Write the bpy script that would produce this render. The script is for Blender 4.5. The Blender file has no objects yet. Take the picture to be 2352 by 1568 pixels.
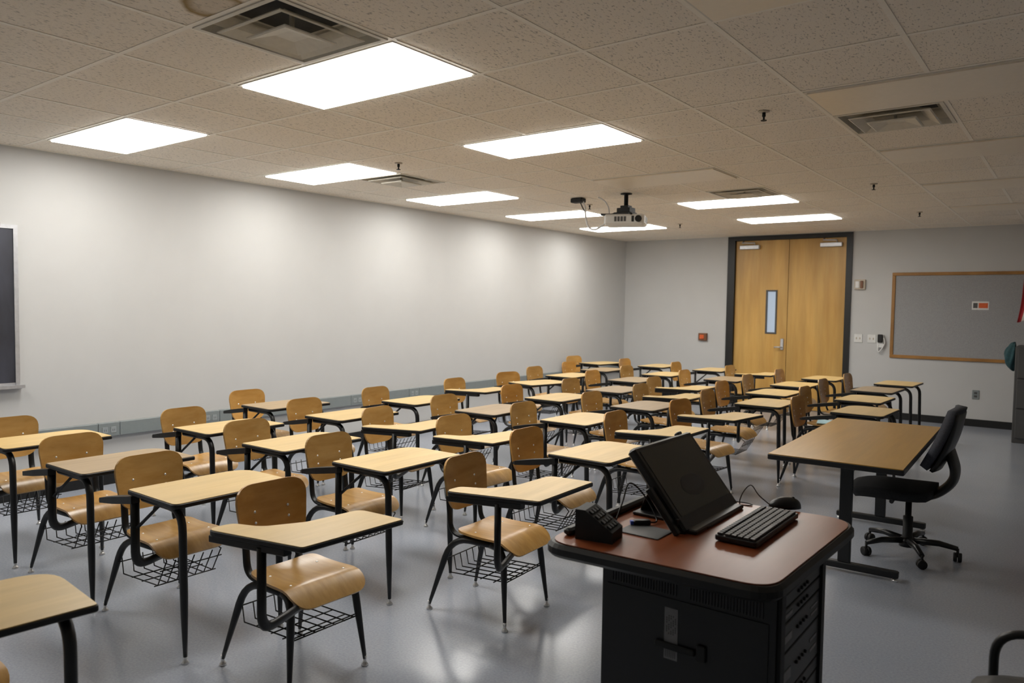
import bpy, math, random
from mathutils import Matrix, Vector

# ------------------------------------------------------------------ camera, world, exposure
scene = bpy.context.scene
COL = scene.collection
vs = scene.view_settings
vs.view_transform = 'Standard'
vs.look = 'None'
vs.gamma = 1.0
vs.use_curve_mapping = False
vs.exposure = 0.0
scene.cycles.diffuse_bounces = 8

LAMP = 15.0           # radiance of a lit troffer diffuser

def place_camera():
    yaw, pitch, roll = -0.6491, -0.0493, 0.0141
    cy, sy, cp, sp = math.cos(yaw), math.sin(yaw), math.cos(pitch), math.sin(pitch)
    F = Vector((sy * cp, cy * cp, sp))
    R0 = Vector((cy, -sy, 0))
    U0 = R0.cross(F)
    R = R0 * math.cos(roll) + U0 * math.sin(roll)
    U = U0 * math.cos(roll) - R0 * math.sin(roll)
    cam = bpy.data.cameras.new('camera')
    cam.sensor_width = 36.0
    cam.lens = 1726.1 * 36.0 / 2352.0
    cam.clip_start = 0.05
    cam.dof.use_dof = True
    cam.dof.focus_distance = 4.2
    cam.dof.aperture_fstop = 3.2
    o = bpy.data.objects.new('camera', cam)
    m = Matrix((R, U, -F)).transposed().to_4x4()
    m.translation = Vector((6.615, -2.367, 1.592))
    o.matrix_world = m
    COL.objects.link(o)
    scene.camera = o
place_camera()

w = bpy.data.worlds.new('world')
scene.world = w
w.use_nodes = True
w.node_tree.nodes['Background'].inputs[0].default_value = (0.5, 0.55, 0.6, 1)
w.node_tree.nodes['Background'].inputs[1].default_value = 0.02

FT = 0.3048
GX, GY = 2.911, 0.0         # ceiling grid origin
CEIL = 2.755
BACK = 9.716
RIGHT = 9.6
FRONT = -5.0

# ------------------------------------------------------------------ materials
def lin(c):
    return tuple(((v / 255.0) / 12.92 if v <= 10 else (((v / 255.0) + 0.055) / 1.055) ** 2.4) for v in c)

def nodes_of(name):
    m = bpy.data.materials.new(name)
    m.use_nodes = True
    nt = m.node_tree
    return m, nt, nt.nodes['Principled BSDF']

def coords(nt, scale=(1, 1, 1), kind='Object', rnd=False):
    tc = nt.nodes.new('ShaderNodeTexCoord')
    mp = nt.nodes.new('ShaderNodeMapping')
    mp.inputs['Scale'].default_value = scale
    nt.links.new(tc.outputs[kind], mp.inputs['Vector'])
    if rnd:
        oi = nt.nodes.new('ShaderNodeObjectInfo')
        mul = nt.nodes.new('ShaderNodeVectorMath'); mul.operation = 'SCALE'
        mul.inputs[0].default_value = (17.0, 23.0, 9.0)
        nt.links.new(oi.outputs['Random'], mul.inputs['Scale'])
        nt.links.new(mul.outputs[0], mp.inputs['Location'])
    return mp.outputs[0]

def noise(nt, vec, scale, detail=3, rough=0.55):
    n = nt.nodes.new('ShaderNodeTexNoise')
    n.inputs['Scale'].default_value = scale
    n.inputs['Detail'].default_value = detail
    n.inputs['Roughness'].default_value = rough
    nt.links.new(vec, n.inputs['Vector'])
    return n.outputs['Fac']

def ramp(nt, fac, stops):
    r = nt.nodes.new('ShaderNodeValToRGB')
    el = r.color_ramp.elements
    while len(el) < len(stops):
        el.new(0.5)
    for e, (p, c) in zip(el, stops):
        e.position = p
        e.color = (*c, 1)
    nt.links.new(fac, r.inputs[0])
    return r.outputs[0]

def mixc(nt, a, b, fac, mode='MIX'):
    m = nt.nodes.new('ShaderNodeMix')
    m.data_type = 'RGBA'
    m.blend_type = mode
    for s, v in ((m.inputs[0], fac), (m.inputs[6], a), (m.inputs[7], b)):
        if hasattr(v, 'is_linked'):
            nt.links.new(v, s)
        elif isinstance(v, (int, float)):
            s.default_value = v
        else:
            s.default_value = (*v, 1)
    return m.outputs[2]

def bump(nt, bsdf, h, strength, dist=0.01):
    b = nt.nodes.new('ShaderNodeBump')
    b.inputs['Strength'].default_value = strength
    b.inputs['Distance'].default_value = dist
    nt.links.new(h, b.inputs['Height'])
    nt.links.new(b.outputs[0], bsdf.inputs['Normal'])

def plain(name, c, rough=0.5, metal=0.0, var=0.08, scale=30.0, spec=0.5, bmp=0.0):
    m, nt, b = nodes_of(name)
    c = lin(c)
    n = noise(nt, coords(nt), scale)
    col = ramp(nt, n, [(0.3, tuple(v * (1 - var) for v in c)), (0.7, tuple(min(1, v * (1 + var)) for v in c))])
    nt.links.new(col, b.inputs['Base Color'])
    b.inputs['Roughness'].default_value = rough
    b.inputs['Metallic'].default_value = metal
    b.inputs['Specular IOR Level'].default_value = spec
    if bmp:
        bump(nt, b, noise(nt, coords(nt), scale * 6), bmp, 0.002)
    return m

def wood(name, ca, cb, grain=(2, 30, 30), rough=0.35, coat=0.0, tint=None, rnd=True, spec=0.5, streak=(0.80, 1.08)):
    m, nt, b = nodes_of(name)
    vec = coords(nt, grain, rnd=rnd)
    n1 = noise(nt, vec, 1.6, 5, 0.6)
    col = ramp(nt, n1, [(0.30, lin(ca)), (0.70, lin(cb))])
    n2 = noise(nt, coords(nt, tuple(g * 0.18 for g in grain), rnd=rnd), 3.0, 2)
    col = mixc(nt, col, ramp(nt, n2, [(0.35, (streak[0],) * 3), (0.65, (streak[1],) * 3)]), 1.0, 'MULTIPLY')
    if tint:
        oi = nt.nodes.new('ShaderNodeObjectInfo')
        col = mixc(nt, col, ramp(nt, oi.outputs['Random'], [(0.0, tint[0]), (0.5, (1, 1, 1)), (1.0, tint[1])]), 1.0, 'MULTIPLY')
    nt.links.new(col, b.inputs['Base Color'])
    b.inputs['Roughness'].default_value = rough
    b.inputs['Coat Weight'].default_value = coat
    b.inputs['Coat Roughness'].default_value = 0.2
    b.inputs['Specular IOR Level'].default_value = spec
    return m

M = {}
M['wall'] = plain('painted_wall', (194, 194, 193), 0.62, var=0.015, scale=3.0, bmp=0.03)
M['base'] = plain('black_vinyl_base', (18, 18, 18), 0.45)
M['black'] = plain('black_enamel', (23, 24, 25), 0.38, var=0.15)
M['edge'] = plain('black_edge_band', (16, 16, 17), 0.45)
M['chrome'] = plain('chrome', (240, 240, 240), 0.3, metal=0.75, var=0.02)
M['alum'] = plain('satin_aluminium', (205, 206, 210), 0.38, metal=0.7)
M['raceway'] = plain('raceway_grey', (128, 135, 136), 0.5, var=0.03)
M['raceway_outlet'] = plain('outlet_grey', (150, 156, 158), 0.4, var=0.03)
M['tee'] = plain('ceiling_tee', (246, 240, 228), 0.55, var=0.02)
M['fixture'] = plain('fixture_white', (215, 210, 200), 0.5, var=0.02)
M['vent'] = plain('vent_enamel', (214, 209, 196), 0.45, var=0.05)
M['vent_dark'] = plain('vent_throat', (60, 60, 57), 0.7)
M['white'] = plain('white_plastic', (222, 222, 220), 0.4, var=0.02)
M['beige'] = plain('beige_plastic', (190, 178, 160), 0.45)
M['dark'] = plain('black_plastic', (17, 17, 18), 0.35)
M['darker'] = plain('matt_black', (11, 11, 12), 0.6)
M['rack'] = plain('rack_grey', (34, 34, 36), 0.45)
M['rack_label'] = plain('rack_label', (120, 120, 122), 0.5)
M['fabric'] = plain('grey_upholstery', (58, 60, 68), 0.9, var=0.2, scale=120, bmp=0.3)
M['fabric_dark'] = plain('dark_upholstery', (30, 31, 34), 0.9, var=0.2, scale=120, bmp=0.3)
M['cabinet'] = plain('cabinet_grey', (76, 76, 76), 0.5, var=0.03)
M['teal'] = plain('teal_cloth', (42, 74, 80), 0.9, var=0.25, scale=25)
M['red'] = plain('flag_red', (150, 26, 34), 0.8)
M['cream'] = plain('flag_white', (214, 208, 200), 0.8)
M['orange'] = plain('card_orange', (214, 96, 44), 0.6)
M['slate'] = None
M['cable_white'] = plain('white_cable', (205, 205, 205), 0.4)
M['cable_black'] = plain('black_cable', (14, 14, 14), 0.4)
M['pad'] = plain('grey_mat', (70, 70, 70), 0.45)
M['key'] = plain('keycap', (48, 48, 48), 0.4)
M['paper'] = plain('paper', (225, 225, 222), 0.7)
M['paper_blue'] = plain('pale_blue_paper', (170, 205, 214), 0.7)
M['ink'] = plain('ink', (60, 60, 62), 0.6)
M['blue'] = plain('blue_plug', (40, 80, 190), 0.4)
M['brownbox'] = plain('brown_box', (120, 78, 50), 0.5)

M['top'] = wood('maple_laminate', (206, 176, 116), (217, 187, 129), (22, 2.2, 22), 0.36, streak=(0.94, 1.03), tint=((0.94, 0.94, 0.95), (1.03, 1.02, 1.0)))
M['top_grey'] = wood('worn_oak_laminate', (160, 136, 102), (176, 152, 116), (22, 2.2, 22), 0.36, streak=(0.92, 1.03), tint=((0.92, 0.93, 0.96), (1.03, 1.02, 1.0)))
M['arm_top'] = M['top']
M['ply'] = wood('moulded_plywood', (174, 128, 62), (196, 154, 90), (26, 2.5, 12), 0.34, coat=0.2, streak=(0.86, 1.06), tint=((0.68, 0.71, 0.78), (1.06, 0.93, 0.70)))
M['seatply'] = wood('seat_plywood', (178, 134, 70), (200, 158, 94), (2.5, 24, 12), 0.32, coat=0.25, streak=(0.86, 1.06), tint=((0.86, 0.87, 0.9), (1.04, 0.98, 0.86)))
M['door'] = wood('birch_door', (196, 150, 76), (212, 170, 96), (7, 7, 0.7), 0.38, rnd=True)
M['table'] = wood('table_laminate', (174, 132, 54), (184, 143, 64), (26, 2.0, 26), 0.29, streak=(0.92, 1.03))
M['cherry'] = wood('cherry_laminate', (128, 66, 36), (142, 78, 46), (10, 1.6, 10), 0.278, coat=0.0, streak=(0.9, 1.04))
M['oakframe'] = wood('oak_frame', (150, 104, 46), (174, 126, 64), (3, 3, 3), 0.5)

def mat_floor():
    m, nt, b = nodes_of('polished_vinyl_floor')
    v = coords(nt)
    a = ramp(nt, noise(nt, v, 0.9, 2, 0.5), [(0.3, lin((150, 156, 168))), (0.7, lin((160, 165, 175)))])
    sp = ramp(nt, noise(nt, v, 90, 3, 0.7), [(0.35, (0.88, 0.88, 0.90)), (0.65, (1.08, 1.08, 1.07))])
    nt.links.new(mixc(nt, a, sp, 1.0, 'MULTIPLY'), b.inputs['Base Color'])
    r = nt.nodes.new('ShaderNodeMapRange')
    r.inputs[3].default_value = 0.18; r.inputs[4].default_value = 0.25
    nt.links.new(noise(nt, v, 1.3, 2, 0.5), r.inputs[0])
    nt.links.new(r.outputs[0], b.inputs['Roughness'])
    b.inputs['Specular IOR Level'].default_value = 0.55
    return m
M['floor'] = mat_floor()

def mat_tile(name, stain=False):
    m, nt, b = nodes_of(name)
    v = coords(nt, (1, 1, 1), rnd=True)
    v2 = coords(nt, (120, 45, 60), rnd=True)
    base = lin((245, 236, 222))
    fis = noise(nt, v2, 1.0, 2, 0.5)
    fine = noise(nt, coords(nt, (260, 260, 260), rnd=True), 1.0, 2)
    col = ramp(nt, fis, [(0.31, tuple(x * 0.55 for x in base)), (0.41, base)])
    col = mixc(nt, col, ramp(nt, fine, [(0.3, (0.92, 0.92, 0.92)), (0.6, (1, 1, 1))]), 1.0, 'MULTIPLY')
    if stain:
        tc = nt.nodes.new('ShaderNodeTexCoord')
        mp = nt.nodes.new('ShaderNodeMapping')
        mp.inputs['Location'].default_value = (0.0, -0.36, 0)
        mp.inputs['Scale'].default_value = (1.15, 1.5, 0)
        nt.links.new(tc.outputs['Object'], mp.inputs[0])
        nz = nt.nodes.new('ShaderNodeTexNoise'); nz.inputs['Scale'].default_value = 9
        nt.links.new(tc.outputs['Object'], nz.inputs['Vector'])
        ad = nt.nodes.new('ShaderNodeVectorMath'); ad.operation = 'MULTIPLY_ADD'
        nt.links.new(nz.outputs['Color'], ad.inputs[0])
        ad.inputs[1].default_value = (0.10, 0.10, 0); ad.inputs[2].default_value = (-0.05, -0.05, 0)
        a2 = nt.nodes.new('ShaderNodeVectorMath'); a2.operation = 'ADD'
        nt.links.new(mp.outputs[0], a2.inputs[0]); nt.links.new(ad.outputs[0], a2.inputs[1])
        ln = nt.nodes.new('ShaderNodeVectorMath'); ln.operation = 'LENGTH'
        nt.links.new(a2.outputs[0], ln.inputs[0])
        ring = ramp(nt, ln.outputs['Value'], [(0.0, (0.25,) * 3), (0.09, (0.25,) * 3), (0.15, (0.95,) * 3), (0.185, (0.0,) * 3)])
        col = mixc(nt, col, lin((150, 122, 62)), ring)
    nt.links.new(col, b.inputs['Base Color'])
    b.inputs['Roughness'].default_value = 0.9
    bump(nt, b, fis, 0.35, 0.004)
    return m
M['tile'] = mat_tile('fissured_ceiling_tile')
M['tile_stain'] = mat_tile('water_stained_ceiling_tile', True)

def mat_slate():
    m, nt, b = nodes_of('chalkboard_slate')
    v = coords(nt, (1, 1.6, 0.5))
    col = ramp(nt, noise(nt, v, 2.2, 4), [(0.35, lin((38, 39, 47))), (0.7, lin((66, 68, 80)))])
    nt.links.new(col, b.inputs['Base Color'])
    b.inputs['Roughness'].default_value = 0.5
    return m
M['slate'] = mat_slate()

def mat_cork():
    m, nt, b = nodes_of('grey_board_fabric')
    col = ramp(nt, noise(nt, coords(nt, (1, 1, 1)), 140, 3), [(0.3, lin((146, 146, 147))), (0.7, lin((166, 166, 167)))])
    nt.links.new(col, b.inputs['Base Color'])
    b.inputs['Roughness'].default_value = 0.95
    return m
M['boardfab'] = mat_cork()

def emit(name, c, s, base=(0.9, 0.9, 0.9)):
    m, nt, b = nodes_of(name)
    b.inputs['Base Color'].default_value = (*base, 1)
    n = noise(nt, coords(nt), 250, 1)
    col = ramp(nt, n, [(0.3, tuple(v * 0.97 for v in c)), (0.7, c)])
    nt.links.new(col, b.inputs['Emission Color'])
    b.inputs['Emission Strength'].default_value = s
    b.inputs['Roughness'].default_value = 0.4
    return m
M['lamp'] = emit('lit_diffuser', (1.0, 0.975, 0.92), LAMP)
M['lamp_off'] = plain('unlit_diffuser', (243, 232, 213), 0.35, var=0.02)
M['doorglass'] = emit('corridor_light_pane', (0.50, 0.62, 0.80), 0.42, (0.3, 0.35, 0.4))
M['screen'] = plain('dark_screen', (46, 47, 40), 0.25, var=0.03)
M['reflection_face'] = plain('painted_reflection_face', (32, 32, 37), 0.3)
M['reflection_dark'] = plain('painted_reflection_dark', (16, 16, 19), 0.3)  # darker tone of the reflection painted on the display

# ------------------------------------------------------------------ mesh builder
class MB:
    def __init__(self):
        self.v, self.f, self.s, self.m = [], [], [], []

    def add(self, vs_, fs, smooth=False, mi=0):
        n = len(self.v)
        self.v += [tuple(p) for p in vs_]
        for f in fs:
            self.f.append(tuple(i + n for i in f))
            self.s.append(smooth)
            self.m.append(mi)
        return self

    def box(self, lo, hi, mi=0, rot=None, piv=None):
        x0, y0, z0 = lo; x1, y1, z1 = hi
        p = [Vector(q) for q in ((x0, y0, z0), (x1, y0, z0), (x1, y1, z0), (x0, y1, z0), (x0, y0, z1), (x1, y0, z1), (x1, y1, z1), (x0, y1, z1))]
        if rot is not None:
            c = Vector(piv) if piv is not None else sum(p, Vector()) / 8
            p = [rot @ (q - c) + c for q in p]
        return self.add(p, [(0, 3, 2, 1), (4, 5, 6, 7), (0, 1, 5, 4), (1, 2, 6, 5), (2, 3, 7, 6), (3, 0, 4, 7)], False, mi)

    def bbox(self, lo, hi, r, mi=0):
        """box with chamfered edges"""
        x0, y0, z0 = lo; x1, y1, z1 = hi
        loops = []
        for z, ins in ((z0, r), (z0 + r, 0), (z1 - r, 0), (z1, r)):
            a, b, c, d = x0 + ins, x1 - ins, y0 + ins, y1 - ins
            k = r
            loops.append([(a + k, c, z), (b - k, c, z), (b, c + k, z), (b, d - k, z), (b - k, d, z), (a + k, d, z), (a, d - k, z), (a, c + k, z)])
        vv = [p for l in loops for p in l]
        ff = [tuple(reversed(range(8))), tuple(range(24, 32))]
        for i in range(3):
            for j in range(8):
                k = (j + 1) % 8
                ff.append((i * 8 + j, i * 8 + k, i * 8 + 8 + k, i * 8 + 8 + j))
        return self.add(vv, ff, False, mi)

    def prism(self, poly, z0, z1, ch=0.0, mi=0, mtop=None):
        """plan polygon (counter-clockwise) extruded in z; ch insets the top and bottom rims"""
        n = len(poly)
        if ch:
            cx = sum(p[0] for p in poly) / n; cy = sum(p[1] for p in poly) / n
            ins = []
            for i in range(n):
                a = Vector(poly[i - 1][:2]); b = Vector(poly[i][:2]); c = Vector(poly[(i + 1) % n][:2])
                t = (c - a)
                t = t.normalized() if t.length > 1e-9 else Vector((1, 0))
                nn = Vector((-t.y, t.x))
                ins.append((b.x + nn.x * ch, b.y + nn.y * ch))
            rings = [(ins, z0), (poly, z0 + ch), (poly, z1 - ch), (ins, z1)]
        else:
            rings = [(poly, z0), (poly, z1)]
        vv = [(p[0], p[1], z) for pl, z in rings for p in pl]
        k = len(rings)
        ff = [tuple(reversed(range(n)))]
        for r in range(k - 1):
            for i in range(n):
                j = (i + 1) % n
                ff.append((r * n + i, r * n + j, r * n + n + j, r * n + n + i))
        self.add(vv, ff, False, mi)
        top = len(self.v) - n
        self.f.append(tuple(range(top, top + n))); self.s.append(False); self.m.append(mi if mtop is None else mtop)
        return self

    def tube(self, pts, r, n=8, flat=None, cap=True, mi=0):
        """swept tube; r a number or a list; flat=(a,b) scales the section"""
        P = [Vector(p) for p in pts]
        k = len(P)
        rr = r if isinstance(r, (list, tuple)) else [r] * k
        T = []
        for i in range(k):
            t = (P[min(i + 1, k - 1)] - P[max(i - 1, 0)])
            T.append(t.normalized())
        up = Vector((0, 0, 1)) if abs(T[0].z) < 0.9 else Vector((1, 0, 0))
        N = (up - T[0] * up.dot(T[0])).normalized()
        vv = []
        fa, fb = flat if flat else (1, 1)
        for i in range(k):
            N = (N - T[i] * N.dot(T[i])).normalized()
            B = T[i].cross(N)
            for j in range(n):
                a = 2 * math.pi * j / n
                vv.append(P[i] + (N * math.cos(a) * fa + B * math.sin(a) * fb) * rr[i])
        ff = []
        for i in range(k - 1):
            for j in range(n):
                q = (j + 1) % n
                ff.append((i * n + j, i * n + q, i * n + n + q, i * n + n + j))
        self.add(vv, ff, True, mi)
        if cap:
            b = len(self.v) - k * n
            self.f.append(tuple(reversed(range(b, b + n)))); self.s.append(False); self.m.append(mi)
            b = len(self.v) - n
            self.f.append(tuple(range(b, b + n))); self.s.append(False); self.m.append(mi)
        return self

    def lathe(self, prof, n=12, c=(0, 0, 0), mi=0, smooth=True):
        vv = []
        for r, z in prof:
            for j in range(n):
                a = 2 * math.pi * j / n
                vv.append((c[0] + r * math.cos(a), c[1] + r * math.sin(a), c[2] + z))
        ff = []
        for i in range(len(prof) - 1):
            for j in range(n):
                q = (j + 1) % n
                ff.append((i * n + j, i * n + q, i * n + n + q, i * n + n + j))
        self.add(vv, ff, smooth, mi)
        b = len(self.v) - len(prof) * n
        self.f.append(tuple(reversed(range(b, b + n)))); self.s.append(False); self.m.append(mi)
        b = len(self.v) - n
        self.f.append(tuple(range(b, b + n))); self.s.append(False); self.m.append(mi)
        return self

    def sheet(self, fn, nu, nv, th, mi=0):
        """thick shell: fn(u,v)->point on the front side, u,v in 0..1, th = thickness along the normal"""
        P = [[Vector(fn(i / nu, j / nv)) for j in range(nv + 1)] for i in range(nu + 1)]
        Q = []
        for i in range(nu + 1):
            row = []
            for j in range(nv + 1):
                du = P[min(i + 1, nu)][j] - P[max(i - 1, 0)][j]
                dv = P[i][min(j + 1, nv)] - P[i][max(j - 1, 0)]
                nrm = du.cross(dv)
                if nrm.length < 1e-12:
                    nrm = Vector((0, 0, 1))
                row.append(P[i][j] - nrm.normalized() * th)
            Q.append(row)
        w_ = nv + 1
        vv = [p for r in P for p in r] + [p for r in Q for p in r]
        o = (nu + 1) * w_
        ff = []
        for i in range(nu):
            for j in range(nv):
                a = i * w_ + j
                ff.append((a, a + w_, a + w_ + 1, a + 1))
                ff.append((o + a, o + a + 1, o + a + w_ + 1, o + a + w_))
        for i in range(nu):
            a = i * w_; b = i * w_ + nv
            ff.append((a, o + a, o + a + w_, a + w_))
            ff.append((b, b + w_, o + b + w_, o + b))
        for j in range(nv):
            a = j; b = nu * w_ + j
            ff.append((a, a + 1, o + a + 1, o + a))
            ff.append((b, o + b, o + b + 1, b + 1))
        return self.add(vv, ff, True, mi)

    def shell(self, poly, fn, th, rings=6, mi=0):
        """thick moulded shell over a 2-D outline: fn(a, b) -> point; thickness goes against the surface normal"""
        n = len(poly)
        ca = sum(p[0] for p in poly) / n; cb = sum(p[1] for p in poly) / n
        pts = [(ca, cb)]
        for r in range(1, rings + 1):
            k = (r / rings) ** 0.8
            pts += [(ca + (p[0] - ca) * k, cb + (p[1] - cb) * k) for p in poly]
        e = 1e-3
        F_, B_ = [], []
        for a, b in pts:
            p = Vector(fn(a, b))
            nn = (Vector(fn(a + e, b)) - p).cross(Vector(fn(a, b + e)) - p).normalized()
            F_.append(p); B_.append(p - nn * th)
        m = len(pts)
        ff = []
        for j in range(n):
            q = (j + 1) % n
            ff.append((0, 1 + j, 1 + q)); ff.append((m, m + 1 + q, m + 1 + j))
            for r in range(rings - 1):
                a = 1 + r * n; b = a + n
                ff.append((a + j, b + j, b + q, a + q)); ff.append((m + a + j, m + a + q, m + b + q, m + b + j))
        self.add(F_ + B_, ff, True, mi)
        base = len(self.v)
        o = 1 + (rings - 1) * n
        rim = F_[o:o + n] + B_[o:o + n]
        return self.add(rim, [(j, n + j, n + (j + 1) % n, (j + 1) % n) for j in range(n)], False, mi)

    def mesh(self, name):
        me = bpy.data.meshes.new(name)
        me.from_pydata([tuple(p) for p in self.v], [], self.f)
        me.polygons.foreach_set('use_smooth', self.s)
        me.polygons.foreach_set('material_index', self.m)
        me.update()
        return me

    def build(self, name, mats, parent=None, loc=(0, 0, 0), rz=0.0):
        me = self.mesh(name)
        for m in (mats if isinstance(mats, (list, tuple)) else [mats]):
            me.materials.append(m)
        return put(name, me, parent, loc, rz)

def put(name, me, parent=None, loc=(0, 0, 0), rz=0.0):
    o = bpy.data.objects.new(name, me)
    o.location = loc
    o.rotation_euler = (0, 0, rz)
    o.parent = parent
    COL.objects.link(o)
    return o

def tag(o, label, cat, group=None):
    o['label'] = label; o['category'] = cat
    if group:
        o['group'] = group
    return o

def thing(name, label, cat, loc=(0, 0, 0), rz=0.0, group=None):
    return tag(put(name, None, None, loc, rz), label, cat, group)

def struct(o, label=None):
    o['kind'] = 'structure'
    if label:
        o['label'] = label
    return o

def copy_tree(o, parent=None):
    c = o.copy()
    COL.objects.link(c)
    c.parent = parent
    for ch in list(o.children):
        copy_tree(ch, c)
    return c

def rpoly(corners, seg=5):
    """rounded polygon from (x, y, radius) corners"""
    out = []
    n = len(corners)
    for i in range(n):
        a = Vector(corners[i - 1][:2]); b = Vector(corners[i][:2]); c = Vector(corners[(i + 1) % n][:2])
        r = corners[i][2]
        if r <= 0:
            out.append((b.x, b.y)); continue
        u = (a - b).normalized(); v = (c - b).normalized()
        ang = math.acos(max(-1, min(1, u.dot(v))))
        d = min(r / math.tan(ang / 2), (a - b).length * 0.49, (c - b).length * 0.49)
        p0 = b + u * d; p1 = b + v * d
        for k in range(seg + 1):
            t = k / seg
            q = p0 * (1 - t) ** 2 + b * 2 * t * (1 - t) + p1 * t ** 2
            out.append((q.x, q.y))
    return out

def bez(pts, r, seg=5):
    """polyline with rounded corners in 3-D"""
    P = [Vector(p) for p in pts]
    out = [P[0]]
    for i in range(1, len(P) - 1):
        a, b, c = P[i - 1], P[i], P[i + 1]
        d = min(r, (a - b).length * 0.49, (c - b).length * 0.49)
        p0 = b + (a - b).normalized() * d; p1 = b + (c - b).normalized() * d
        for k in range(seg + 1):
            t = k / seg
            out.append(p0 * (1 - t) ** 2 + b * 2 * t * (1 - t) + p1 * t ** 2)
    out.append(P[-1])
    return out

def spline(pts, n=8):
    P = [Vector(p) for p in pts]
    out = []
    for i in range(len(P) - 1):
        a = P[max(i - 1, 0)]; b = P[i]; c = P[i + 1]; d = P[min(i + 2, len(P) - 1)]
        for k in range(n):
            t = k / n
            out.append(0.5 * ((2 * b) + (c - a) * t + (2 * a - 5 * b + 4 * c - d) * t * t + (3 * b - a - 3 * c + d) * t ** 3))
    out.append(P[-1])
    return out

R = math.radians
ORD = ['zeroth', 'first', 'second', 'third', 'fourth', 'fifth', 'sixth', 'seventh', 'eighth', 'ninth', 'tenth']

# ------------------------------------------------------------------ room shell
struct(MB().box((-0.15, FRONT - 0.15, -0.12), (RIGHT + 0.15, BACK + 0.15, 0)).build('floor', M['floor']))
struct(MB().box((-0.15, FRONT - 0.15, 0), (0, BACK + 0.15, CEIL + 0.3)).build('wall_left', M['wall']))
wb = struct(MB().box((0, BACK, 0), (1.91, BACK + 0.15, CEIL + 0.3)).box((3.83, BACK, 0), (RIGHT, BACK + 0.15, CEIL + 0.3))
            .box((1.91, BACK, 2.745), (3.83, BACK + 0.15, CEIL + 0.3)).build('wall_back', M['wall']))
struct(MB().box((RIGHT, FRONT - 0.15, 0), (RIGHT + 0.15, BACK + 0.15, CEIL + 0.3)).build('wall_right', M['wall']))
struct(MB().box((0, FRONT - 0.15, 0), (RIGHT, FRONT, CEIL + 0.3)).build('wall_front', M['wall']))
struct(MB().box((0, FRONT, 0), (0.012, BACK, 0.10)).build('baseboard_left', M['base']))
struct(MB().box((0.012, BACK - 0.012, 0), (1.91, BACK, 0.10)).box((3.83, BACK - 0.012, 0), (RIGHT, BACK, 0.10)).build('baseboard_back', M['base']))
struct(MB().box((RIGHT - 0.012, FRONT, 0), (RIGHT, BACK - 0.012, 0.10)).build('baseboard_right', M['base']))

# ceiling: slab above, tee grid, tiles laid in the grid
TS = 2 * FT
ceil = struct(MB().box((0, FRONT, CEIL + 0.22), (RIGHT, BACK, CEIL + 0.30)).build('ceiling', M['tile']))
LIT = [(-8, y) for y in (-6, 0, 6, 12, 18, 24)] + [(0, y) for y in (0, 6, 18, 24)]
UNLIT = [(0, -6), (0, 12)] + [(8, y) for y in (-6, 0, 6, 12, 18, 24)]
VENTS = [(2, -2), (8, 8), (-6, 8), (2, 16)]
taken = set()
for gx, gy in LIT + UNLIT:
    taken |= {(gx // 2, gy // 2), (gx // 2 + 1, gy // 2)}
for gx, gy in VENTS:
    taken.add((gx // 2, gy // 2))
xs = [0.0] + [GX + TS * k for k in range(-4, 12) if 0 < GX + TS * k < RIGHT] + [RIGHT]
ys = [FRONT] + [TS * k for k in range(-9, 16) if FRONT < TS * k < BACK] + [BACK]
tee = MB()
for x in xs[1:-1]:
    tee.box((x - 0.012, FRONT, CEIL - 0.0010), (x + 0.012, BACK, CEIL + 0.001))
tee.build('ceiling_grid', M['tee'], ceil)
teec = MB()
for y in ys[1:-1]:
    for a, b in zip(xs[:-1], xs[1:]):
        teec.box((a + 0.012, y - 0.012, CEIL - 0.0009), (b - 0.012, y + 0.012, CEIL + 0.001))
for a, b in zip(ys[:-1], ys[1:]):
    teec.box((0, a, CEIL - 0.002), (0.022, b, CEIL + 0.004))
teec.box((0.022, BACK - 0.022, CEIL - 0.002), (RIGHT, BACK, CEIL + 0.004))
teec.build('cross_tee', M['tee'], ceil)
tile_cache = {}
field = MB()
def tile_mesh(w_, d_):
    k = (round(w_, 3), round(d_, 3))
    if k not in tile_cache:
        tile_cache[k] = MB().box((-w_ / 2, -d_ / 2, 0), (w_ / 2, d_ / 2, 0.016)).mesh('ceiling_tile')
        tile_cache[k].materials.append(M['tile'])
    return tile_cache[k]
random.seed(4)
for i in range(len(xs) - 1):
    for j in range(len(ys) - 1):
        ci = round((xs[i + 1] - TS - GX) / TS) if i == 0 else round((xs[i] - GX) / TS)
        cj = round((ys[j + 1] - TS) / TS) if j == 0 else round(ys[j] / TS)
        if (ci, cj) in taken:
            continue
        x0, x1, y0, y1 = xs[i] + 0.002, xs[i + 1] - 0.002, ys[j] + 0.002, ys[j + 1] - 0.002
        z = CEIL + 0.0018
        if x0 < 6.9 and y0 > -1.9:
            o = put('ceiling_tile', tile_mesh(x1 - x0, y1 - y0), ceil, ((x0 + x1) / 2, (y0 + y1) / 2, z))
            if (ci, cj) == (1, -2):
                o.data = o.data.copy(); o.data.materials[0] = M['tile_stain']
                o['label'] = 'ceiling tile with a brown water stain'
        else:
            field.box((x0, y0, z), (x1, y1, z + 0.016))
fo = field.build('ceiling_tile_field', M['tile'], ceil)
fo['kind'] = 'stuff'

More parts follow.
